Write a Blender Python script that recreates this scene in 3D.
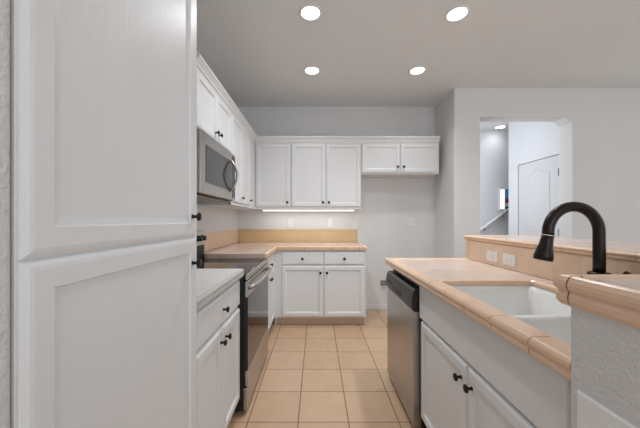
import bpy, bmesh, math, random
from mathutils import Vector, Matrix
random.seed(4)
PI = math.pi
sc = bpy.context.scene
for o in list(bpy.data.objects):
    bpy.data.objects.remove(o, do_unlink=True)
COL = sc.collection

# ---------------------------------------------------------------- camera, world, lights, exposure
H = 1.21
cd = bpy.data.cameras.new('camera')
cd.sensor_width = 36.0
cd.lens = 284.0 / 640.0 * 36.0
cd.shift_x = 3.5 / 640.0
cd.shift_y = 6.0 / 640.0
cd.clip_start = 0.02
cam = bpy.data.objects.new('camera', cd)
COL.objects.link(cam)
cam.location = (0, 0, H)
cam.rotation_euler = (PI / 2, 0, 0)
sc.camera = cam

w = bpy.data.worlds.new('daylight')
sc.world = w
w.use_nodes = True
bg = w.node_tree.nodes['Background']
bg.inputs[0].default_value = (0.93, 0.96, 1.0, 1)
bg.inputs[1].default_value = 1.55

vs = sc.view_settings
vs.view_transform = 'Standard'
vs.look = 'None'
vs.exposure = -0.09
vs.gamma = 1.0
vs.use_curve_mapping = False


def area(name, loc, rot, sx, sy, power, col):
    l = bpy.data.lights.new(name, 'AREA')
    l.shape = 'RECTANGLE'
    l.size, l.size_y, l.energy, l.color = sx, sy, power, col
    o = bpy.data.objects.new(name, l)
    COL.objects.link(o)
    o.location, o.rotation_euler = loc, rot
    return o


# daylight from the living-room window; added lamps at unseen rear and foyer side windows
area('daylight_living', (5.05, 0.6, 1.45), (0, PI / 2, 0), 1.9, 2.8, 17, (0.87, 0.94, 1.0))
area('added_light_rear', (1.3, -2.35, 1.45), (PI / 2, 0, 0), 3.4, 2.0, 27, (0.91, 0.96, 1.0))
area('added_light_foyer', (1.80, 3.98, 1.9), (0, -PI / 2, 0.42), 1.8, 0.8, 14, (0.90, 0.94, 1.0))

CEIL_NEAR, CEIL_FAR = 9.9, 3.5
UNDER_LAMP = 1.4

# ---------------------------------------------------------------- materials
def new_mat(name):
    m = bpy.data.materials.new(name)
    m.use_nodes = True
    nt = m.node_tree
    return m, nt, nt.nodes['Principled BSDF']


def srgb(r, g, b):
    def f(c):
        c /= 255.0
        return c / 12.92 if c <= 0.04045 else ((c + 0.055) / 1.055) ** 2.4
    return (f(r), f(g), f(b), 1)


def math_n(nt, op, a, b=None):
    n = nt.nodes.new('ShaderNodeMath')
    n.operation = op
    for i, v in enumerate((a, b)):
        if v is None:
            continue
        if isinstance(v, (int, float)):
            n.inputs[i].default_value = v
        else:
            nt.links.new(v, n.inputs[i])
    return n.outputs[0]


def mix_c(nt, fac, a, b):
    n = nt.nodes.new('ShaderNodeMix')
    n.data_type = 'RGBA'
    for s, v in ((0, fac), (6, a), (7, b)):
        if isinstance(v, (int, float)):
            n.inputs[s].default_value = v
        elif isinstance(v, tuple):
            n.inputs[s].default_value = v
        else:
            nt.links.new(v, n.inputs[s])
    return n.outputs[2]


def noise(nt, scale, detail=3, stretch=None, rough=0.5):
    g = nt.nodes.new('ShaderNodeNewGeometry')
    src = g.outputs['Position']
    if stretch:
        mp = nt.nodes.new('ShaderNodeMapping')
        mp.inputs['Scale'].default_value = stretch
        nt.links.new(src, mp.inputs[0])
        src = mp.outputs[0]
    n = nt.nodes.new('ShaderNodeTexNoise')
    n.inputs['Scale'].default_value = scale
    n.inputs['Detail'].default_value = detail
    n.inputs['Roughness'].default_value = rough
    nt.links.new(src, n.inputs['Vector'])
    return n.outputs[0]


def bump(nt, bsdf, h, strength, dist):
    b = nt.nodes.new('ShaderNodeBump')
    b.inputs['Strength'].default_value = strength
    b.inputs['Distance'].default_value = dist
    nt.links.new(h, b.inputs['Height'])
    nt.links.new(b.outputs[0], bsdf.inputs['Normal'])


def plain(name, col, rough=0.5, metal=0.0, var=0.04, nscale=6, bs=0.0, bscale=60, stretch=None, spec=None):
    m, nt, b = new_mat(name)
    f = noise(nt, nscale, 3, stretch)
    dk = tuple(c * (1 - var) for c in col[:3]) + (1,)
    lt = tuple(min(1, c * (1 + var)) for c in col[:3]) + (1,)
    nt.links.new(mix_c(nt, f, dk, lt), b.inputs['Base Color'])
    b.inputs['Roughness'].default_value = rough
    b.inputs['Metallic'].default_value = metal
    if spec is not None:
        b.inputs['Specular IOR Level'].default_value = spec
    if bs:
        bump(nt, b, noise(nt, bscale, 4, stretch), min(1, bs), 0.002 if bs < 1 else 0.005)
    return m


def tile_mat(name, c1, c2, grout, size, u, v, u0, v0, gw, rough=0.35, nscale=7, gb=0.4, vein=None):
    """square tiles laid on the world grid: u and v are the axes of the plane"""
    m, nt, b = new_mat(name)
    g = nt.nodes.new('ShaderNodeNewGeometry')
    s = nt.nodes.new('ShaderNodeSeparateXYZ')
    nt.links.new(g.outputs['Position'], s.inputs[0])
    es, ids = [], []
    for ax, o in ((u, u0), (v, v0)):
        t = math_n(nt, 'DIVIDE', math_n(nt, 'SUBTRACT', s.outputs[ax], o), size)
        fr = math_n(nt, 'FRACT', t)
        es.append(math_n(nt, 'MINIMUM', fr, math_n(nt, 'SUBTRACT', 1.0, fr)))
        ids.append(math_n(nt, 'FLOOR', t))
    e = math_n(nt, 'MINIMUM', es[0], es[1])
    mr = nt.nodes.new('ShaderNodeMapRange')
    mr.inputs[1].default_value = gw / size * 0.35
    mr.inputs[2].default_value = gw / size * 0.65
    nt.links.new(e, mr.inputs[0])
    cx = nt.nodes.new('ShaderNodeCombineXYZ')
    nt.links.new(ids[0], cx.inputs[0])
    nt.links.new(ids[1], cx.inputs[1])
    wn = nt.nodes.new('ShaderNodeTexWhiteNoise')
    nt.links.new(cx.outputs[0], wn.inputs['Vector'])
    f = math_n(nt, 'ADD', math_n(nt, 'MULTIPLY', noise(nt, nscale, 5, None, 0.6), 0.75),
               math_n(nt, 'MULTIPLY', wn.outputs[0], 0.25))
    mf = nt.nodes.new('ShaderNodeMapRange')
    mf.inputs[1].default_value = 0.3
    mf.inputs[2].default_value = 0.7
    nt.links.new(f, mf.inputs[0])
    c = mix_c(nt, mf.outputs[0], c1, c2)
    if vein:
        nv = noise(nt, vein[1], 6, vein[2], 0.65)
        mv = nt.nodes.new('ShaderNodeMapRange')
        mv.inputs[1].default_value = 0.52
        mv.inputs[2].default_value = 0.68
        nt.links.new(nv, mv.inputs[0])
        c = mix_c(nt, mv.outputs[0], c, vein[0])
    nt.links.new(mix_c(nt, mr.outputs[0], grout, c), b.inputs['Base Color'])
    b.inputs['Roughness'].default_value = rough
    bump(nt, b, mr.outputs[0], gb, 0.002)
    return m


def emit(name, col, strength):
    m, nt, b = new_mat(name)
    b.inputs['Base Color'].default_value = col
    b.inputs['Emission Color'].default_value = col
    b.inputs['Emission Strength'].default_value = strength
    return m


M = {}
M['wall'] = plain('wall_paint', srgb(219, 219, 219), 0.7, var=0.015, bs=0.35, bscale=130)
M['ceiling'] = plain('ceiling_paint', srgb(226, 228, 228), 0.85, var=0.015, bs=0.25, bscale=70)
M['texwall'] = plain('orange_peel_paint', srgb(212, 211, 210), 0.5, var=0.04, nscale=80, bs=1.0, bscale=120)
M['cab'] = plain('cabinet_paint', srgb(222, 223, 224), 0.4, var=0.015, bs=0.3, bscale=40, stretch=(4, 4, 0.15))
M['trim'] = plain('trim_paint', srgb(226, 226, 226), 0.4, var=0.01)
M['floor'] = tile_mat('floor_tile', srgb(190, 157, 127), srgb(202, 172, 142), srgb(108, 84, 66), 0.3015,
                      0, 1, -0.1096, 1.70, 0.006, 0.32, 6, 0.5)
PE1, PE2, PEG = srgb(200, 176, 162), srgb(212, 193, 181), srgb(190, 171, 160)
M['counter'] = tile_mat('counter_tile', PE1, PE2, PEG, 0.1525, 0, 1, 0.548, 0.65, 0.004, 0.22, 9, 0.25,
                        (srgb(199, 167, 147), 5, (1, 1.6, 1)))
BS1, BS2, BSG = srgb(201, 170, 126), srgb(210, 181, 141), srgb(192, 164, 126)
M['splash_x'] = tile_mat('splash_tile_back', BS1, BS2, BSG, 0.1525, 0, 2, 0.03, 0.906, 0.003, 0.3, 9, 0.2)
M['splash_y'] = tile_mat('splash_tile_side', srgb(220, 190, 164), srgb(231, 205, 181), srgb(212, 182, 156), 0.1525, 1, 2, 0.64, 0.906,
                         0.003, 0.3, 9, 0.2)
M['nosing'] = plain('edge_tile_glaze', srgb(224, 190, 162), 0.28, var=0.09, nscale=14, stretch=(1, 1, 2))
M['grout'] = plain('dark_grout', srgb(120, 92, 70), 0.9)
M['whitetop'] = plain('worn_white_worktop', srgb(214, 213, 212), 0.35, var=0.06, nscale=18, stretch=(1, 0.3, 1))
M['whiteedge'] = plain('worn_white_edge', srgb(188, 186, 183), 0.4, var=0.12, nscale=22, stretch=(1, 0.3, 1))
M['steel'] = plain('stainless_steel', srgb(178, 174, 170), 0.3, 0.95, 0.04, 20, 0.04, 160, (1, 1, 0.05))
M['steel_h'] = plain('stainless_steel_brushed', srgb(178, 176, 173), 0.27, 0.95, 0.04, 20, 0.04, 160, (1, 0.05, 1))
M['black'] = plain('black_plastic', srgb(13, 12, 12), 0.5, var=0.1)
M['dwpanel'] = plain('dark_control_panel', srgb(27, 24, 23), 0.38, var=0.1)
M['glass_black'] = plain('black_oven_glass', srgb(16, 15, 15), 0.04, var=0.02, spec=0.5)
M['mwglass'] = plain('dark_grey_glass', srgb(60, 60, 60), 0.06, var=0.03)
M['bronze'] = plain('oil_rubbed_bronze', srgb(38, 30, 27), 0.32, 0.6, 0.15, 40)
M['ceramic'] = plain('white_sink_enamel', srgb(242, 242, 240), 0.12, var=0.01)
M['chrome'] = plain('chrome', srgb(210, 210, 212), 0.12, 1.0, 0.02)
M['plate'] = plain('white_plate', srgb(232, 231, 229), 0.35, var=0.01)
M['slot'] = plain('dark_slot', srgb(70, 68, 66), 0.5)
M['recess'] = plain('lamp_trim', srgb(230, 228, 224), 0.4, var=0.01)
M['lamp'] = emit('lamp_lens', (1.0, 0.97, 0.92, 1), 9)
M['tube'] = emit('under_cabinet_lens', (1.0, 0.95, 0.88, 1), 2.2)
M['foyer'] = plain('foyer_paint', srgb(222, 224, 228), 0.7, var=0.01)
M['door'] = plain('door_paint', srgb(212, 213, 215), 0.45, var=0.01)
M['greymetal'] = plain('grey_metal', srgb(150, 148, 146), 0.4, 0.6)

# ---------------------------------------------------------------- mesh helpers
class MB:
    def __init__(s):
        s.bm = bmesh.new()
        s.mi = 0

    def face(s, vs, mi=None, smooth=False):
        try:
            f = s.bm.faces.new(vs)
        except ValueError:
            return None
        f.material_index = s.mi if mi is None else mi
        f.smooth = smooth
        return f

    def box(s, x0, x1, y0, y1, z0, z1, bev=0.0, seg=2):
        v = [s.bm.verts.new(p) for p in ((x0, y0, z0), (x1, y0, z0), (x1, y1, z0), (x0, y1, z0),
                                         (x0, y0, z1), (x1, y0, z1), (x1, y1, z1), (x0, y1, z1))]
        fs = [s.face([v[i] for i in q]) for q in ((3, 2, 1, 0), (4, 5, 6, 7), (0, 1, 5, 4), (1, 2, 6, 5),
                                                 (2, 3, 7, 6), (3, 0, 4, 7))]
        if bev:
            es = list({e for f in fs for e in f.edges})
            r = bmesh.ops.bevel(s.bm, geom=es, offset=bev, segments=seg, affect='EDGES', profile=0.5)
            for f in r['faces']:
                f.material_index = s.mi
        return s

    def loops(s, rings, cap0=True, cap1=True, smooth=False, closed=True):
        vr = [[s.bm.verts.new(p) for p in r] for r in rings]
        n = len(vr[0])
        for a, b in zip(vr, vr[1:]):
            for i in range(n if closed else n - 1):
                j = (i + 1) % n
                s.face((a[i], a[j], b[j], b[i]), smooth=smooth)
        if cap0:
            s.face(vr[0][::-1])
        if cap1:
            s.face(vr[-1])
        return s

    def tube(s, pts, rad, n=12, cap=True):
        pts = [Vector(p) for p in pts]
        rad = rad if isinstance(rad, (list, tuple)) else [rad] * len(pts)
        rings, nrm = [], None
        for i, p in enumerate(pts):
            t = (pts[min(i + 1, len(pts) - 1)] - pts[max(i - 1, 0)]).normalized()
            if nrm is None:
                a = Vector((0, 0, 1)) if abs(t.z) < 0.9 else Vector((0, 1, 0))
                nrm = t.cross(a).normalized()
            nrm = (nrm - t * nrm.dot(t)).normalized()
            bn = t.cross(nrm)
            rings.append([p + (nrm * math.cos(2 * PI * k / n) + bn * math.sin(2 * PI * k / n)) * rad[i]
                          for k in range(n)])
        return s.loops(rings, cap, cap, True)

    def lathe(s, prof, origin=(0, 0, 0), axis='z', n=20, cap=True):
        """prof: (radius, distance along axis)"""
        o = Vector(origin)
        rings = []
        for r, h in prof:
            ring = []
            for k in range(n):
                c, q = math.cos(2 * PI * k / n) * r, math.sin(2 * PI * k / n) * r
                ring.append(o + {'z': Vector((c, q, h)), 'x': Vector((h, c, q)), '-y': Vector((c, -h, q)),
                                 'y': Vector((q, h, c))}[axis])
            rings.append(ring)
        return s.loops(rings, cap, cap, True)

    def sweep(s, path, prof, cap=True, smooth=False, closed=False):
        """prof (o, z): o is measured to the right of the direction of travel; mitred at corners"""
        n = len(path)
        rings = []
        for i in range(n):
            p = Vector(path[i])
            d0 = (Vector(path[i]) - Vector(path[i - 1])).normalized() if (i or closed) else None
            d1 = (Vector(path[(i + 1) % n]) - p).normalized() if (i < n - 1 or closed) else None
            d0 = d0 or d1
            d1 = d1 or d0
            n0, n1 = Vector((d0.y, -d0.x)), Vector((d1.y, -d1.x))
            m = (n0 + n1).normalized()
            m = m / max(0.2, m.dot(n0))
            rings.append([(p.x + m.x * o, p.y + m.y * o, z) for o, z in prof])
        if closed:
            rings.append(rings[0])
            cap = False
        return s.loops(rings, cap, cap, smooth)

    def panel_door(s, x0, x1, z0, z1, y=0.0, t=0.02, bv=0.013, bd=0.011, fl=0.033, st=0.013, dp=0.010):
        """door lying in the xz plane, its back at y, its face towards -y, with a recessed centre panel"""
        def r(i, yy):
            return [(x0 + i, yy, z0 + i), (x1 - i, yy, z0 + i), (x1 - i, yy, z1 - i), (x0 + i, yy, z1 - i)]
        k = bv + fl
        s.loops([r(0, y), r(0, y - t + bd), r(bv * 0.55, y - t + bd * 0.25), r(bv, y - t), r(k, y - t),
                 r(k + 0.003, y - t + dp * 0.55), r(k + st, y - t + dp)])
        return s

    def slab_front(s, x0, x1, z0, z1, y=0.0, t=0.02, bv=0.013, bd=0.011):
        def r(i, yy):
            return [(x0 + i, yy, z0 + i), (x1 - i, yy, z0 + i), (x1 - i, yy, z1 - i), (x0 + i, yy, z1 - i)]
        s.loops([r(0, y), r(0, y - t + bd), r(bv * 0.55, y - t + bd * 0.25), r(bv, y - t)])
        return s

    def build(s, name, mats, parent=None, **kw):
        bmesh.ops.recalc_face_normals(s.bm, faces=s.bm.faces[:])
        me = bpy.data.meshes.new(name)
        s.bm.to_mesh(me)
        s.bm.free()
        for m in (mats if isinstance(mats, (list, tuple)) else [mats]):
            me.materials.append(M[m])
        o = bpy.data.objects.new(name, me)
        COL.objects.link(o)
        if parent:
            o.parent = parent
        for k, v in kw.items():
            o[k] = v
        return o


def struct(name, mb, m):
    return mb.build(name, m, kind='structure')


def thing(name, label, cat, loc=(0, 0, 0), rz=0.0, group=None):
    o = bpy.data.objects.new(name, None)
    COL.objects.link(o)
    o.empty_display_size = 0.1
    o.location = loc
    o.rotation_euler = (0, 0, rz)
    o['label'] = label
    o['category'] = cat
    if group:
        o['group'] = group
    return o


KNOB = [(0.0075, 0), (0.0075, 0.003), (0.0052, 0.006), (0.0052, 0.013), (0.009, 0.018), (0.0150, 0.021),
        (0.0155, 0.024), (0.013, 0.028), (0.006, 0.030)]


def knob(parent, x, y, z):
    MB().lathe(KNOB, (x, y, z), '-y', 16).build('knob', 'bronze', parent)


# ---------------------------------------------------------------- room shell
XL, YB, CZ = -1.07, 3.84, 2.743
struct('floor', MB().box(-1.25, 5.3, -2.6, 5.1, -0.1, 0.0), 'floor')
struct('ceiling', MB().box(-1.25, 5.3, -2.6, 5.1, CZ, CZ + 0.1), 'ceiling')
struct('wall_left', MB().box(XL - 0.14, XL, -2.6, 3.98, 0, CZ), 'wall')
struct('wall_back', MB().box(XL, 1.6, YB, YB + 0.14, 0, CZ), 'wall')


def bull(x0, x1, y0, y1, z0, z1, corners, r=0.02, mb=None):
    """wall block with rounded vertical corners (names of the corners that are rounded)"""
    pts = []
    for key, cx, cy, a0 in (('sw', x0, y0, PI), ('se', x1, y0, 1.5 * PI), ('ne', x1, y1, 0), ('nw', x0, y1, 0.5 * PI)):
        if key in corners:
            ox = cx + (r if 'w' in key else -r)
            oy = cy + (r if 's' in key else -r)
            for k in range(6):
                a = a0 + k / 5 * PI / 2
                pts.append((ox + r * math.cos(a), oy + r * math.sin(a)))
        else:
            pts.append((cx, cy))
    mb = mb or MB()
    mb.loops([[(x, y, z0) for x, y in pts], [(x, y, z1) for x, y in pts]])
    return mb


struct('wall_alcove', bull(1.6, 1.75, 3.30, 3.98, 0, CZ, ('sw',)), 'wall')
struct('wall_near_left', bull(XL, -0.447, -2.6, 0.421, 0, CZ, ('ne',), 0.012), 'texwall')

# wall beyond the breakfast bar with its pass-through opening
mb = MB()
Y0, Y1 = 3.30, 3.47
mb.box(1.75, 1.90, Y0, Y1, 0, CZ)
mb.box(1.90, 2.974, Y0, Y1, 2.407, CZ)
mb.box(2.974, 5.2, Y0, Y1, 0, CZ)
mb.loops([[(2.895, y, 2.407), (2.974, y, 2.407), (2.974, y, 2.345)] for y in (Y0, Y1)])
struct('wall_living', mb, 'wall')
# outer walls behind and to the right, with unseen window openings put in to let daylight in
mb = MB()
mb.box(5.2, 5.3, -2.6, -0.8, 0, CZ).box(5.2, 5.3, 2.0, 5.1, 0, CZ)
mb.box(5.2, 5.3, -0.8, 2.0, 0, 0.5).box(5.2, 5.3, -0.8, 2.0, 2.4, CZ)
struct('wall_right', mb, 'wall')
mb = MB()
mb.box(-0.45, 5.2, -2.6, -2.5, 2.45, CZ).box(-0.45, -0.4, -2.6, -2.5, 0, 2.45).box(3.0, 5.2, -2.6, -2.5, 0, 2.45)
struct('wall_rear', mb, 'wall')

# foyer behind the opening
mb = MB()
mb.box(1.75, 5.2, 4.85, 4.97, 0, CZ)
struct('wall_foyer', mb, 'foyer')
mb = MB()
mb.box(1.62, 1.75, 3.98, 4.97, 0, 0.6).box(1.62, 1.75, 3.98, 4.97, 2.4, CZ)
mb.box(1.62, 1.75, 4.62, 4.97, 0.6, 2.4)
struct('wall_foyer_left', mb, 'foyer')  # unseen side window opening, added for the foyer lamp
mb = MB()
DX = 3.03
mb.box(DX, DX + 0.12, Y1, 3.547, 0, CZ).box(DX, DX + 0.12, 4.278, 4.48, 0, CZ)
mb.box(DX, DX + 0.12, 3.547, 4.278, 2.038, CZ)
struct('wall_foyer_right', mb, 'foyer')
# foyer door with an arched top panel
mb = MB()
mb.box(DX + 0.012, DX + 0.05, 3.553, 4.272, 0.01, 2.030, 0.002)
door = struct('door_1', mb, 'door')
ya, yb = 3.70, 4.13
arch = [(yb, 1.845)]
for k in range(1, 20):
    t = k / 20
    arch.append((yb - (yb - ya) * t, 1.845 + 0.062 * (0.5 - 0.5 * math.cos(2 * PI * t))))
arch.append((ya, 1.845))
for nm, lp in (('upper_panel', [(yb, 1.06)] + arch + [(ya, 1.06)]), ('lower_panel', [(yb, 0.2), (yb, 0.9), (ya, 0.9), (ya, 0.2)])):
    mb = MB()
    cy = sum(p[0] for p in lp) / len(lp)
    cz = (max(p[1] for p in lp) + min(p[1] for p in lp)) / 2

    def ring(i, x):
        return [(x, y + (i if y < cy else -i) * min(1, abs(y - cy) / 0.15), z + (i if z < cz else -i)) for y, z in lp]
    xf = DX + 0.012
    mb.loops([ring(0, xf + 0.001), ring(0.004, xf - 0.007), ring(0.014, xf - 0.007), ring(0.022, xf - 0.001),
              ring(0.05, xf - 0.006)])
    mb.build(nm, 'door', door)
for z in (1.81, 1.055, 0.25):
    MB().box(DX - 0.006, DX + 0.014, 3.549, 3.561, z - 0.048, z + 0.048, 0.002).build('hinge', 'greymetal', door,
                                                                                      label='grey metal hinge')

# breakfast-bar walls (low walls that carry the raised bar)
struct('wall_bar', MB().box(1.18, 1.32, 0.601, 2.21, 0, 1.057), 'texwall')
struct('wall_bar_end', bull(0.536, 1.72, 0.15, 0.600, 0, 1.035, ('nw', 'sw'), 0.003), 'texwall')

struct('baseboard_back', MB().box(0.562, 1.6, YB - 0.014, YB, 0, 0.075, 0.004), 'trim')
struct('baseboard_alcove', MB().box(1.586, 1.6, 3.32, YB - 0.014, 0, 0.075, 0.004), 'trim')

# crown along the wall cabinets
CR = [(0.0, 2.165), (0.006, 2.165), (0.008, 2.178), (0.016, 2.184), (0.020, 2.200), (0.034, 2.220), (0.040, 2.226), (0.040, 2.243),
      (0.0, 2.243)]
mb = MB()
mb.sweep([(-0.765, 1.757), (-0.765, 3.535), (1.525, 3.535)], CR)
struct('trim_1', mb, 'cab')

# ---------------------------------------------------------------- cabinets
R90 = PI / 2


def pantry():
    t = thing('pantry_cabinet', 'tall white pantry cupboard filling the left foreground, one door above another', 'cupboard',
              (-0.449, 0.427, 0), R90)
    MB().box(-0.004, 0.638, 0.0, 0.615, 0.0, 2.243, 0.001).build('body', 'cab', t)
    k = dict(t=0.010, bv=0.015, bd=0.0065, fl=0.033, st=0.018, dp=0.008)
    d = MB().panel_door(0.001, 0.614, 1.150, 2.20, **k).build('door', 'cab', t, label='upper pantry door')
    knob(d, 0.578, -0.010, 1.222)
    d = MB().panel_door(0.001, 0.614, 0.10, 1.145, **k).build('door', 'cab', t, label='lower pantry door')
    knob(d, 0.578, -0.010, 1.058)


def base_body(W, D, t, top=0.871, hollow=False, x0=0.0):
    b = MB()
    if hollow:
        b.box(x0, x0 + 0.018, 0, D, 0.1, top).box(W - 0.018, W, 0, D, 0.1, top)
        b.box(x0, W, 0, 0.019, 0.1, top).box(x0, W, D - 0.012, D, 0.1, top).box(x0, W, 0, D, 0.1, 0.118)
    else:
        b.box(x0, W, 0, D, 0.1, top)
    b.box(x0, W, 0.06, D, 0.0, 0.1)
    return b.build('body', 'cab', t)


def drawer(t, x0, x1, z0, z1, kz=None, knobs=True):
    d = MB().slab_front(x0, x1, z0, z1).build('drawer', 'cab', t)
    if knobs:
        knob(d, (x0 + x1) / 2, -0.02, kz or (z0 + z1) / 2)


def cdoor(t, x0, x1, z0, z1, kx, kz, **kw):
    d = MB().panel_door(x0, x1, z0, z1, **kw).build('door', 'cab', t)
    knob(d, kx, -0.02, kz)


pantry()

t = thing('base_cabinet', 'white base cabinet under the white counter between tall pantry and range', 'cabinet', (-0.487, 1.068, 0), R90)
base_body(0.685, 0.578, t)
drawer(t, 0.037, 0.673, 0.690, 0.846, 0.762)
cdoor(t, 0.037, 0.352, 0.115, 0.674, 0.317, 0.612)
cdoor(t, 0.356, 0.673, 0.115, 0.674, 0.391, 0.612)

t = thing('base_cabinet', 'white corner base cabinet just beyond the range, under the peach tile counter', 'cabinet', (-0.487, 2.517, 0), R90)
base_body(1.318, 0.578, t)
drawer(t, 0.012, 0.668, 0.700, 0.846, 0.762)
cdoor(t, 0.012, 0.338, 0.115, 0.686, 0.360 - 0.055, 0.612)
cdoor(t, 0.342, 0.668, 0.115, 0.686, 0.375, 0.612)

t = thing('base_cabinet', 'white base cabinet with two drawers and two doors on the back wall', 'cabinet', (0, 3.232, 0), 0)
base_body(0.558, 0.603, t, x0=-0.485)
M['toe'] = plain('toe_tile', srgb(196, 170, 148), 0.4)
MB().box(-0.455, 0.557, 0.052, 0.0595, 0.001, 0.099).build('toe_kick', 'toe', t, label='tan tiled toe kick')
for x0, x1, kx in ((-0.395, 0.079, 0.044), (0.083, 0.546, 0.118)):
    drawer(t, x0, x1, 0.703, 0.846, 0.772)
    cdoor(t, x0, x1, 0.115, 0.690, kx, 0.614)

t = thing('sink_cabinet', 'white sink base cabinet in the island, beside the dishwasher', 'cabinet', (0.596, 1.600, 0), -R90)
base_body(0.996, 0.575, t, hollow=True)
MB().slab_front(0.006, 0.950, 0.664, 0.850, bv=0.006, bd=0.006).build('false_front', 'cab', t)
cdoor(t, 0.022, 0.508, 0.115, 0.652, 0.470, 0.585)
cdoor(t, 0.513, 0.950, 0.115, 0.652, 0.548, 0.585)

# wall cabinets
UB, UT = 1.345, 2.20


def wall_cab(label, loc, rz, W, D, z0, doors, x0=0.0, zd=None, lip=True):
    t = thing('wall_cabinet', label, 'cabinet', loc, rz)
    b = MB()
    b.box(x0, W, 0, D, z0, UT)
    if lip:
        b.box(x0, W, -0.008, 0.02, z0, z0 + 0.024, 0.003)
    b.build('body', 'cab', t)
    for a, c, kx, kz in doors:
        cdoor(t, a, c, zd or (z0 + 0.026), 2.158, kx, kz)
    return t


wall_cab('short white wall cabinet with two doors directly above the microwave', (-0.765, 1.757, 0), R90, 0.756, 0.30, 1.785,
         [(0.010, 0.374, 0.340, 1.855), (0.378, 0.746, 0.412, 1.855)], lip=False, zd=1.795)
wall_cab('tall white wall cabinet on the left wall, right of the microwave', (-0.765, 2.517, 0), R90, 1.318, 0.30, UB,
         [(0.010, 0.346, 0.310, 1.428), (0.350, 0.690, 0.652, 1.428)])
wall_cab('tall white single-door wall cabinet in the back corner', (0, 3.535, 0), 0, -0.320, 0.30, UB,
         [(-0.752, -0.324, -0.362, 1.428)], x0=-0.763)
wall_cab('tall white double-door wall cabinet in the middle of the back wall', (0, 3.535, 0), 0, 0.553, 0.30, UB,
         [(-0.314, 0.116, 0.081, 1.428), (0.120, 0.549, 0.155, 1.428)], x0=-0.317)
wall_cab('short white double-door wall cabinet above the empty refrigerator space', (0, 3.535, 0), 0, 1.525, 0.30, 1.782,
         [(0.562, 1.038, 1.003, 1.866), (1.043, 1.512, 1.078, 1.866)], x0=0.556, lip=False, zd=1.795)

# ---------------------------------------------------------------- worktops
NOSE = [(-0.016, 0.000), (-0.010, 0.0035), (0.000, 0.004), (0.006, 0.001), (0.011, -0.006), (0.0125, -0.013), (0.011, -0.020),
        (0.0065, -0.024), (0.0068, -0.027), (0.0095, -0.033), (0.009, -0.042), (0.004, -0.0495), (-0.003, -0.052), (-0.016, -0.052)]


def nosing(mb, path, top, joints, scale=1.0, gap=0.0032, core=1, inner=0.016):
    """glazed edge tiles: each tile its own run along the path, with dark grout behind the joints.
    joints: list per segment of distances along that segment at which a joint lies"""
    prof = [(-inner if o < -0.012 else o, top + z * (scale if z < 0 else 1)) for o, z in NOSE]
    if inner > 0.02:
        prof.insert(1, (-inner + 0.006, top + 0.0035))
    shr = [(min(o, 0.0125) - 0.0022 if o > -0.012 else o, z - 0.0014 if z > top - 0.01 else z) for o, z in prof]
    cuts = []          # cut path in pieces at joints
    piece = [Vector(path[0])]
    pieces = []
    for i in range(len(path) - 1):
        a, b = Vector(path[i]), Vector(path[i + 1])
        d = (b - a).normalized()
        for j in joints[i]:
            if 0.01 < j < (b - a).length - 0.01:
                piece.append(a + d * (j - gap / 2))
                pieces.append(piece)
                piece = [a + d * (j + gap / 2)]
        piece.append(b)
    pieces.append(piece)
    mb.mi = 0
    for p in pieces:
        mb.sweep([tuple(q) for q in p], prof, smooth=False)
    mb.mi = core
    q = [Vector(p) for p in path]
    q[0] = q[0] + (q[1] - q[0]).normalized() * 0.003
    q[-1] = q[-1] + (q[-2] - q[-1]).normalized() * 0.003
    mb.sweep([tuple(p) for p in q], shr)
    mb.mi = 0
    return mb


def every(length, step=0.1555, first=0.1555):
    r, j = [], first
    while j < length:
        r.append(j)
        j += step
    return r


# white counter between pantry and range
t = thing('worktop', 'worn white countertop between the tall pantry and the range', 'countertop', (0, 0, 0))
MB().box(-1.069, -0.462, 1.068, 1.753, 0.872, 0.910).build('top', 'whitetop', t)
b = MB()
pr = [(-0.002, 0.910), (0.007, 0.909), (0.012, 0.903), (0.0125, 0.893), (0.009, 0.889), (0.009, 0.885), (0.011, 0.880), (0.010, 0.866),
      (0.004, 0.859), (-0.002, 0.859)]
b.sweep([(-0.460, 1.753), (-0.460, 1.068)][::-1], pr)
b.build('front_edge', 'whiteedge', t, label='grey worn front edge')

# peach L-shaped counter
t = thing('worktop', 'L-shaped peach tile countertop in the back left corner', 'countertop', (0, 0, 0))
b = MB()
b.loops([[(-1.069, 2.517, z), (-0.455, 2.517, z), (-0.455, 3.212, z), (0.560, 3.212, z), (0.560, 3.839, z), (-1.069, 3.839, z)]
         for z in (0.872, 0.910)])
b.build('top', 'counter', t)
b = MB()
nosing(b, [(-0.453, 2.5145), (-0.453, 3.210), (0.562, 3.210), (0.562, 3.838)][::1], 0.910,
       [every(0.69), every(1.02, first=0.16), every(0.62)], 0.85)
b.build('edge_tiles', ['nosing', 'grout'], t)
b = MB()
b.box(-1.069, -1.054, 2.517, 3.824, 0.911, 1.085, 0.003)
b.build('backsplash', 'splash_y', t)
b = MB()
b.box(-1.069, 0.548, 3.824, 3.839, 0.911, 1.085, 0.003)
b.build('backsplash', 'splash_x', t)

# island counter with the sink cut-out
SX0, SX1, SY0, SY1 = 0.608, 1.062, 0.640, 1.400
t = thing('worktop', 'peach tile countertop of the island around the white sink', 'countertop', (0, 0, 0))
b = MB()
X0, X1, YN, YF = 0.548, 1.179, 0.602, 2.217


def rrect(x0, x1, y0, y1, r, z, n=4):
    pts = []
    for cx, cy, a0 in ((x0 + r, y0 + r, PI), (x1 - r, y0 + r, 1.5 * PI), (x1 - r, y1 - r, 0), (x0 + r, y1 - r, 0.5 * PI)):
        for k in range(n + 1):
            a = a0 + k / n * PI / 2
            pts.append((cx + r * math.cos(a), cy + r * math.sin(a), z))
    return pts


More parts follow.
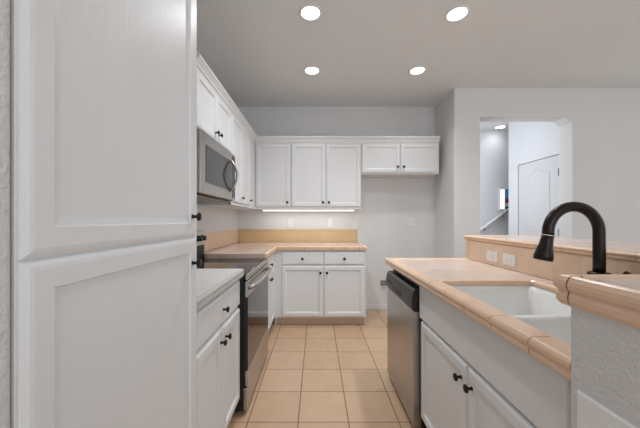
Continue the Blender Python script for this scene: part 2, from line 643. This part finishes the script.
def ring_slab(b, outer, hole, z0, z1):
    """slab with a hole: outer has four corners, hole a multiple of four points in the same order"""
    n = len(hole) // 4
    vt = {}
    for z in (z0, z1):
        vt[z] = ([b.bm.verts.new((x, y, z)) for x, y in outer], [b.bm.verts.new((x, y, z)) for x, y, _ in hole])
    for z in (z0, z1):
        o, h = vt[z]
        for c in range(4):
            for k in range(n - 1):
                b.face((o[c], h[c * n + k], h[c * n + k + 1]))
            b.face((o[c], h[c * n + n - 1], h[(c * n + n) % len(h)], o[(c + 1) % 4]))
    for w_, m_ in ((0, 4), (1, len(hole))):
        a, c = vt[z0][w_], vt[z1][w_]
        for k in range(m_):
            b.face((a[k], a[(k + 1) % m_], c[(k + 1) % m_], c[k]))


hole = rrect(SX0, SX1, SY0, SY1, 0.02, 0)
ring_slab(b, [(X0, YN), (X1, YN), (X1, YF), (X0, YF)], hole, 0.888, 0.910)
b.build('top', 'counter', t)
b = MB()
nosing(b, [(1.163, YF), (X0 + 0.0005, YF), (X0 + 0.0005, YN)], 0.910,
       [every(0.6), [0.055 + 0.160 * k for k in range(10)]], 0.93, inner=0.052)
b.build('edge_tiles', ['nosing', 'grout'], t)
b = MB()
b.sweep([(x, y) for x, y, _ in hole][::-1], [(-0.016, 0.908), (-0.012, 0.9125), (-0.003, 0.9125), (0.003, 0.9085), (0.0055, 0.902), (0.0045, 0.890),
                                            (-0.002, 0.8885), (-0.004, 0.900)], closed=True)
b.build('sink_edge_tiles', 'nosing', t)
MB().box(1.164, 1.1795, 0.603, 2.212, 0.911, 1.057, 0.002).build('backsplash', 'splash_y', t)

# raised breakfast bar
t = thing('bar_top', 'raised peach tile breakfast bar wrapping round the far and near sides of the island', 'countertop', (0, 0, 0))
b = MB()
b.loops([[(0.537, 0.13, z), (1.72, 0.13, z), (1.72, 0.616, z), (0.537, 0.616, z)] for z in (1.036, 1.088)])
b.box(1.1625, 1.72, 0.616, 2.215, 1.058, 1.088)
b.build('top', 'counter', t)
b = MB()
nosing(b, [(1.72, 2.215), (1.1625, 2.215), (1.1625, 0.6167)], 1.088, [every(0.557), every(1.59, first=0.10)], 0.58, 0.0025)
nosing(b, [(1.150, 0.6165), (0.5365, 0.6165), (0.5365, 0.13)], 1.088, [every(0.61, first=0.12), [0.020 + 0.1555 * k for k in range(4)]], 1.18, 0.0045)
b.build('edge_tiles', ['nosing', 'grout'], t)

# ---------------------------------------------------------------- sink
t = thing('sink', 'white double-bowl sink set into the peach island counter', 'sink', (0, 0, 0))
b = MB()
x0, x1, y0, y1 = SX0, SX1, SY0, SY1


def rr(i, r, z):
    return rrect(x0 + i, x1 - i, y0 + i, y1 - i, r, z, 6)


b.loops([rr(-0.012, 0.03, 0.872), rr(-0.012, 0.03, 0.8875), rr(0.001, 0.03, 0.8875), rr(0.005, 0.035, 0.882), rr(0.010, 0.060, 0.865), rr(0.022, 0.085, 0.75),
         rr(0.034, 0.085, 0.705), rr(0.055, 0.07, 0.686), rr(0.09, 0.05, 0.682)], cap0=False, smooth=True)
b.loops([rr(-0.012, 0.03, 0.872), rr(-0.004, 0.04, 0.865), rr(0.012, 0.055, 0.74), rr(0.024, 0.06, 0.690), rr(0.055, 0.05, 0.674)], cap0=False, smooth=True)
b.build('basin', 'ceramic', t)
b = MB()
dv = 1.015
pr = [(dv - 0.040, 0.690), (dv - 0.024, 0.74), (dv - 0.016, 0.855), (dv - 0.009, 0.866), (dv, 0.869), (dv + 0.009, 0.866), (dv + 0.016, 0.855),
      (dv + 0.024, 0.74), (dv + 0.040, 0.690)]
b.loops([[(x, y, z) for y, z in pr] for x in (x0 + 0.014, x1 - 0.014)], smooth=True)
b.build('divider', 'ceramic', t)
for yy in (0.85, 1.21):
    MB().lathe([(0.042, 0.683), (0.042, 0.6855), (0.032, 0.6865), (0.026, 0.684), (0.0, 0.684)], ((x0 + x1) / 2, yy, 0), 'z', 20, False).build(
        'drain', 'chrome', t)

# ---------------------------------------------------------------- faucet
FX, FY = 1.090, 1.095
t = thing('faucet', 'dark bronze gooseneck pull-down faucet arching over the sink', 'faucet', (FX, FY, 0.911))
MB().lathe([(0.034, 0.0), (0.034, 0.006), (0.030, 0.010), (0.026, 0.014), (0.026, 0.078), (0.035, 0.080), (0.0355, 0.094), (0.031, 0.098), (0.021, 0.099)],
           n=24).build('base', 'bronze', t)
R = 0.0985
cz = 1.163 - 0.911
pts = [(0, 0, 0.09), (0, 0, 0.15), (0, 0, 0.20)]
for k in range(25):
    a = PI * k / 24
    pts.append((-R + R * math.cos(a), 0, cz + R * math.sin(a)))
pts.append((-2 * R - 0.0005, 0, cz - 0.014))
MB().tube(pts, 0.0195, 18).build('spout', 'bronze', t)
hx, hz = -2 * R - 0.001, cz - 0.013
ax = Vector((-0.215, 0, -1)).normalized()
b = MB()
hp = [(0.0195, 0.0), (0.0200, 0.012), (0.0225, 0.035), (0.0275, 0.062), (0.0315, 0.082), (0.0315, 0.094), (0.027, 0.098)]
b.tube([Vector((hx, 0, hz)) + ax * d for r, d in hp], [r for r, d in hp], 20)
sp = b.build('spray_head', 'bronze', t)
b = MB()
b.tube([Vector((hx, 0, hz)) + ax * d for d in (-0.002, 0.0015)], [0.0212, 0.0212], 20)
b.build('ring', 'chrome', sp, label='thin chrome ring')
b = MB()
b.tube([(0, -0.020, 0.062), (0, -0.045, 0.064), (0, -0.060, 0.068)], [0.018, 0.018, 0.014], 14)
b.tube([(0, -0.055, 0.066), (0.002, -0.080, 0.092), (0.005, -0.098, 0.112)], [0.009, 0.0085, 0.0095], 12)
b.build('handle', 'bronze', t)

# ---------------------------------------------------------------- dishwasher
t = thing('dishwasher', 'stainless steel dishwasher with a black control panel at the end of the island', 'dishwasher', (0.596, 2.204, 0), -R90)
MB().box(0.002, 0.598, 0.0, 0.56, 0.03, 0.858).build('body', 'black', t)
MB().box(0.003, 0.597, -0.048, -0.001, 0.035, 0.692, 0.005, 3).build('door', 'steel', t)
b = MB()
pr = [(-0.001, 0.696), (-0.046, 0.696), (-0.056, 0.704), (-0.058, 0.735), (-0.055, 0.775), (-0.047, 0.806), (-0.036, 0.818), (-0.001, 0.818)]
b.loops([[(x, y, z) for y, z in pr] for x in (0.003, 0.597)])
cp = b.build('control_panel', 'dwpanel', t)
MB().box(0.20, 0.40, -0.0605, -0.054, 0.722, 0.748, 0.003).build('latch_handle', 'black', cp)
for k in range(5):
    MB().box(0.05 + 0.03 * k, 0.066 + 0.03 * k, -0.0595, -0.054, 0.752, 0.762, 0.001).build('button', 'black', cp)
MB().box(0.005, 0.595, 0.03, 0.2, 0.0, 0.031).build('toe_panel', 'black', t)
struct('trim_2', MB().box(0.600, 1.178, 2.2055, 2.214, 0, 0.871), 'cab')

# ---------------------------------------------------------------- range
t = thing('range', 'freestanding stainless and black electric range between white and peach counters', 'stove', (-0.455, 1.757, 0), R90)
W = 0.756
MB().box(0.001, W - 0.001, 0.0, 0.61, 0.025, 0.856).build('body', 'black', t)
b = MB()
b.box(0.001, W - 0.001, -0.012, 0.535, 0.857, 0.8715, 0.003)
b.build('cooktop', 'glass_black', t)
MB().box(0.001, W - 0.001, -0.028, -0.0125, 0.838, 0.870, 0.004).build('front_trim', 'steel_h', t)
d = MB().box(0.002, W - 0.002, -0.025, -0.001, 0.176, 0.832, 0.003).build('oven_door', 'black', t)
for z0, z1 in ((0.176, 0.275), (0.729, 0.832)):
    MB().box(0.0015, W - 0.0015, -0.029, -0.0115, z0 - 0.0005, z1, 0.004).build('trim_band', 'steel_h', d, label='stainless band')
MB().box(0.006, W - 0.006, -0.0285, -0.0245, 0.276, 0.728, 0.0015).build('window', 'glass_black', d, label='black glass oven window')
b = MB()
hpts = [(0.04, -0.024, 0.784), (0.045, -0.045, 0.786), (0.075, -0.058, 0.787)]
hpts += [(0.075 + (W - 0.15) * k / 8, -0.058 - 0.010 * math.sin(PI * k / 8), 0.787) for k in range(1, 8)]
hpts += [(W - 0.075, -0.058, 0.787), (W - 0.045, -0.045, 0.786), (W - 0.04, -0.024, 0.784)]
b.tube(hpts, 0.0145, 12)
b.build('handle', 'steel', d)
MB().box(0.002, W - 0.002, -0.025, -0.001, 0.028, 0.166, 0.004).build('drawer', 'steel_h', t)
M['steel_pale'] = plain('pale_brushed_steel', srgb(205, 202, 194), 0.5, 0.5, 0.03, 20)
g = MB().box(0.001, W - 0.001, 0.536, 0.609, 0.992, 1.120, 0.006, 3).build('backguard', 'steel_pale', t)
MB().box(0.004, W - 0.004, 0.536, 0.607, 0.860, 0.993, 0.002).build('backguard_base', 'black', g, label='black base of the backguard')
MB().box(0.26, 0.50, 0.5335, 0.5385, 1.00, 1.085, 0.001).build('display', 'glass_black', g)
for x in (0.070, 0.150, W - 0.150, W - 0.070):
    MB().lathe([(0.027, 0), (0.027, 0.008), (0.022, 0.012), (0.021, 0.036), (0.018, 0.040)], (x, 0.536, 1.055), '-y', 18).build('control_knob', 'dwpanel', g)
for x in (0.05, W - 0.05):
    for y in (0.05, 0.5):
        MB().lathe([(0.018, 0.0), (0.018, 0.026)], (x, y, 0), 'z', 10).build('foot', 'black', t)

# ---------------------------------------------------------------- microwave
t = thing('microwave', 'stainless over-the-range microwave with a dark glass window', 'microwave', (-0.748, 1.757, 0), R90)
MB().box(0.002, W - 0.002, 0.0, 0.315, 1.376, 1.778, 0.002).build('body', 'black', t)
d = MB().box(0.002, W - 0.002, -0.030, -0.001, 1.380, 1.778, 0.008, 3).build('door', 'steel_h', t)
MB().box(0.085, 0.640, -0.0325, -0.0295, 1.455, 1.702, 0.001).build('window', 'mwglass', d)
MB().box(0.668, 0.742, -0.0325, -0.0295, 1.400, 1.755, 0.001).build('control_panel', 'glass_black', d)
b = MB()
b.tube([(0.600, -0.030 - 0.060 * math.sin(PI * k / 14) ** 0.8, 1.450 + 0.262 * k / 14) for k in range(15)], 0.010, 12)
b.build('handle', 'steel', d)
MB().box(0.05, 0.70, 0.03, 0.29, 1.366, 1.3755, 0.002).build('grease_filter', 'greymetal', t)

# ---------------------------------------------------------------- outlets, switch, small fittings


def outlet(label, loc, rz, horizontal=False, cat='outlet', gang=1, name='wall_outlet', group=None):
    t = thing(name, label, cat, loc, rz, group)
    w_, h_ = (0.058, 0.035) if horizontal else (0.035 * gang + (0.023 if gang > 1 else 0), 0.058)
    b = MB()
    b.loops([[(-w_ + i, y, -h_ + i), (w_ - i, y, -h_ + i), (w_ - i, y, h_ - i), (-w_ + i, y, h_ - i)]
             for i, y in ((0, 0), (0, -0.003), (0.004, -0.006))])
    b.build('cover_plate', 'plate', t)
    if name == 'wall_outlet':
        for s in (-1, 1):
            c = s * 0.0195
            b = MB()
            if horizontal:
                b.box(c - 0.014, c + 0.014, -0.0075, -0.0055, -0.016, 0.016, 0.001)
            else:
                b.box(-0.016, 0.016, -0.0075, -0.0055, c - 0.014, c + 0.014, 0.001)
            sk = b.build('socket', 'plate', t)
            b = MB()
            for q in (-1, 1):
                if horizontal:
                    b.box(c - 0.005, c + 0.005, -0.0079, -0.0074, q * 0.006 - 0.001, q * 0.006 + 0.001)
                else:
                    b.box(q * 0.006 - 0.001, q * 0.006 + 0.001, -0.0079, -0.0074, c - 0.005, c + 0.005)
            b.build('slots', 'slot', sk)
    else:
        for s in (-1, 1):
            c = s * 0.023
            MB().box(c - 0.0165, c + 0.0165, -0.0085, -0.0055, -0.033, 0.033, 0.001).build('rocker', 'plate', t)
    return t


outlet('white outlet on the island tile backsplash, left of the pair', (1.1635, 1.878, 0.970), -R90, True)
outlet('white outlet on the island tile backsplash, right of the pair', (1.1635, 1.713, 0.970), -R90, True)
outlet('white outlet on the bare wall of the empty refrigerator space', (1.278, YB - 0.0005, 1.185), 0)
outlet('white outlet above the back tile backsplash, below the corner cabinet', (-0.352, YB - 0.0005, 1.170), 0)
outlet('white outlet above the back tile backsplash, below the double-door cabinet', (0.182, YB - 0.0005, 1.165), 0)
outlet('white switch plate low on the textured end wall of the breakfast bar', (0.5355, 0.487, 0.806), -R90, cat='switch', gang=2,
       name='switch_plate')

t = thing('water_valve', 'small grey metal fitting low on the refrigerator-space wall beside the dishwasher', 'valve', (0.90, YB, 0.36))
MB().box(-0.035, 0.045, -0.006, 0, -0.035, 0.035, 0.002).build('plate', 'greymetal', t)
MB().tube([(0, -0.005, 0), (0, -0.05, 0)], 0.012, 12).build('stem', 'greymetal', t)
MB().box(-0.035, 0.035, -0.062, -0.05, -0.012, 0.012, 0.004).build('handle', 'greymetal', t)

# ---------------------------------------------------------------- lamps
t = thing('under_cabinet_light', 'slim lit strip light under the tall cabinets on the back wall', 'light', (-0.10, 3.58, UB))
MB().box(-0.585, 0.585, -0.012, 0.10, -0.010, -0.0005, 0.002).build('housing', 'recess', t)
MB().box(-0.575, 0.575, -0.010, 0.085, -0.020, -0.0105, 0.003).build('diffuser', 'tube', t)
l = bpy.data.lights.new('strip_light', 'AREA')
l.shape, l.size, l.size_y, l.energy, l.color = 'RECTANGLE', 1.13, 0.05, UNDER_LAMP, (0.95, 0.98, 1.0)
o = bpy.data.objects.new('strip_light', l)
COL.objects.link(o)
o.parent = t
o.location = (0, 0.05, -0.022)


def downlight(label, x, y, power, col=(0.95, 0.975, 1.0)):
    t = thing('recessed_light', label, 'ceiling light', (x, y, CZ))
    MB().lathe([(0.068, -0.001), (0.088, -0.0005), (0.088, -0.004), (0.080, -0.009), (0.069, -0.007), (0.066, -0.002)], n=32, cap=False).build('trim_ring', 'recess', t)
    MB().lathe([(0.0668, -0.0008), (0.0668, -0.004), (0.055, -0.0055), (0.0, -0.006)], n=32, cap=False).build('lens', 'lamp', t)
    l = bpy.data.lights.new('lamp', 'AREA')
    l.shape, l.size, l.energy, l.color = 'DISK', 0.12, power, col
    l.spread = math.radians(124)
    o = bpy.data.objects.new('lamp', l)
    COL.objects.link(o)
    o.parent = t
    o.location = (0, 0, -0.010)


downlight('lit recessed ceiling light, nearer one on the left over the floor', -0.044, 2.10, CEIL_NEAR)
downlight('lit recessed ceiling light, nearer one on the right over the island', 1.045, 2.11, CEIL_NEAR)
downlight('lit recessed ceiling light, farther one on the left, nearest the wall cabinets', -0.046, 2.91, CEIL_FAR)
downlight('lit recessed ceiling light, farther one on the right, before the refrigerator space', 1.034, 2.91, CEIL_FAR)
downlight('small lit ceiling light in the foyer seen through the opening', 3.03, 4.68, 0.5, (0.95, 0.97, 1.0))

# ---------------------------------------------------------------- foyer details
t = thing('handrail', 'sloping white stair handrail seen through the wall opening', 'handrail', (2.82, 4.85, 1.09))
b = MB()
b.tube([(-0.10, -0.07, -0.072), (0.42, -0.07, 0.302)], 0.024, 12)
b.build('rail', 'trim', t)
for x in (0.02, 0.34):
    z = 0.72 * x
    MB().tube([(x, 0, z - 0.06), (x, -0.05, z - 0.06), (x, -0.07, z - 0.02)], 0.009, 8).build('bracket', 'greymetal', t)
t = thing('foyer_window', 'narrow white foyer window, part bright white, part blue, red and green coloured glass', 'window', (3.24, 4.85, 1.38))
b = MB()
b.box(-0.130, -0.036, -0.03, -0.0005, 0, 0.37).box(0.09, 0.13, -0.03, -0.0005, 0, 0.37)
b.box(-0.036, 0.09, -0.03, -0.0005, 0.355, 0.37).box(-0.036, 0.09, -0.03, -0.0005, 0, 0.012)
b.build('frame', 'trim', t)
M['daypane'] = emit('backlit_glow', (0.95, 0.98, 1.0, 1), 0.85)  # emission added so the window's white strip looks backlit
MB().box(-0.118, -0.048, -0.033, -0.0295, 0.02, 0.35, 0.001).build('glow_pane', 'daypane', t, label='pane with backlit glow added')
for nm, c, z0, z1 in (('blue_glass', (70, 175, 225), 0.20, 0.355), ('red_glass', (150, 60, 95), 0.12, 0.20), ('pale_glass', (200, 215, 205), 0.055, 0.12),
                      ('dark_glass', (45, 55, 50), 0.012, 0.055)):
    M[nm] = plain(nm, srgb(*c), 0.15, var=0.25, nscale=30)
    MB().box(-0.036, 0.09, -0.018, -0.001, z0, z1).build(nm, nm, t)
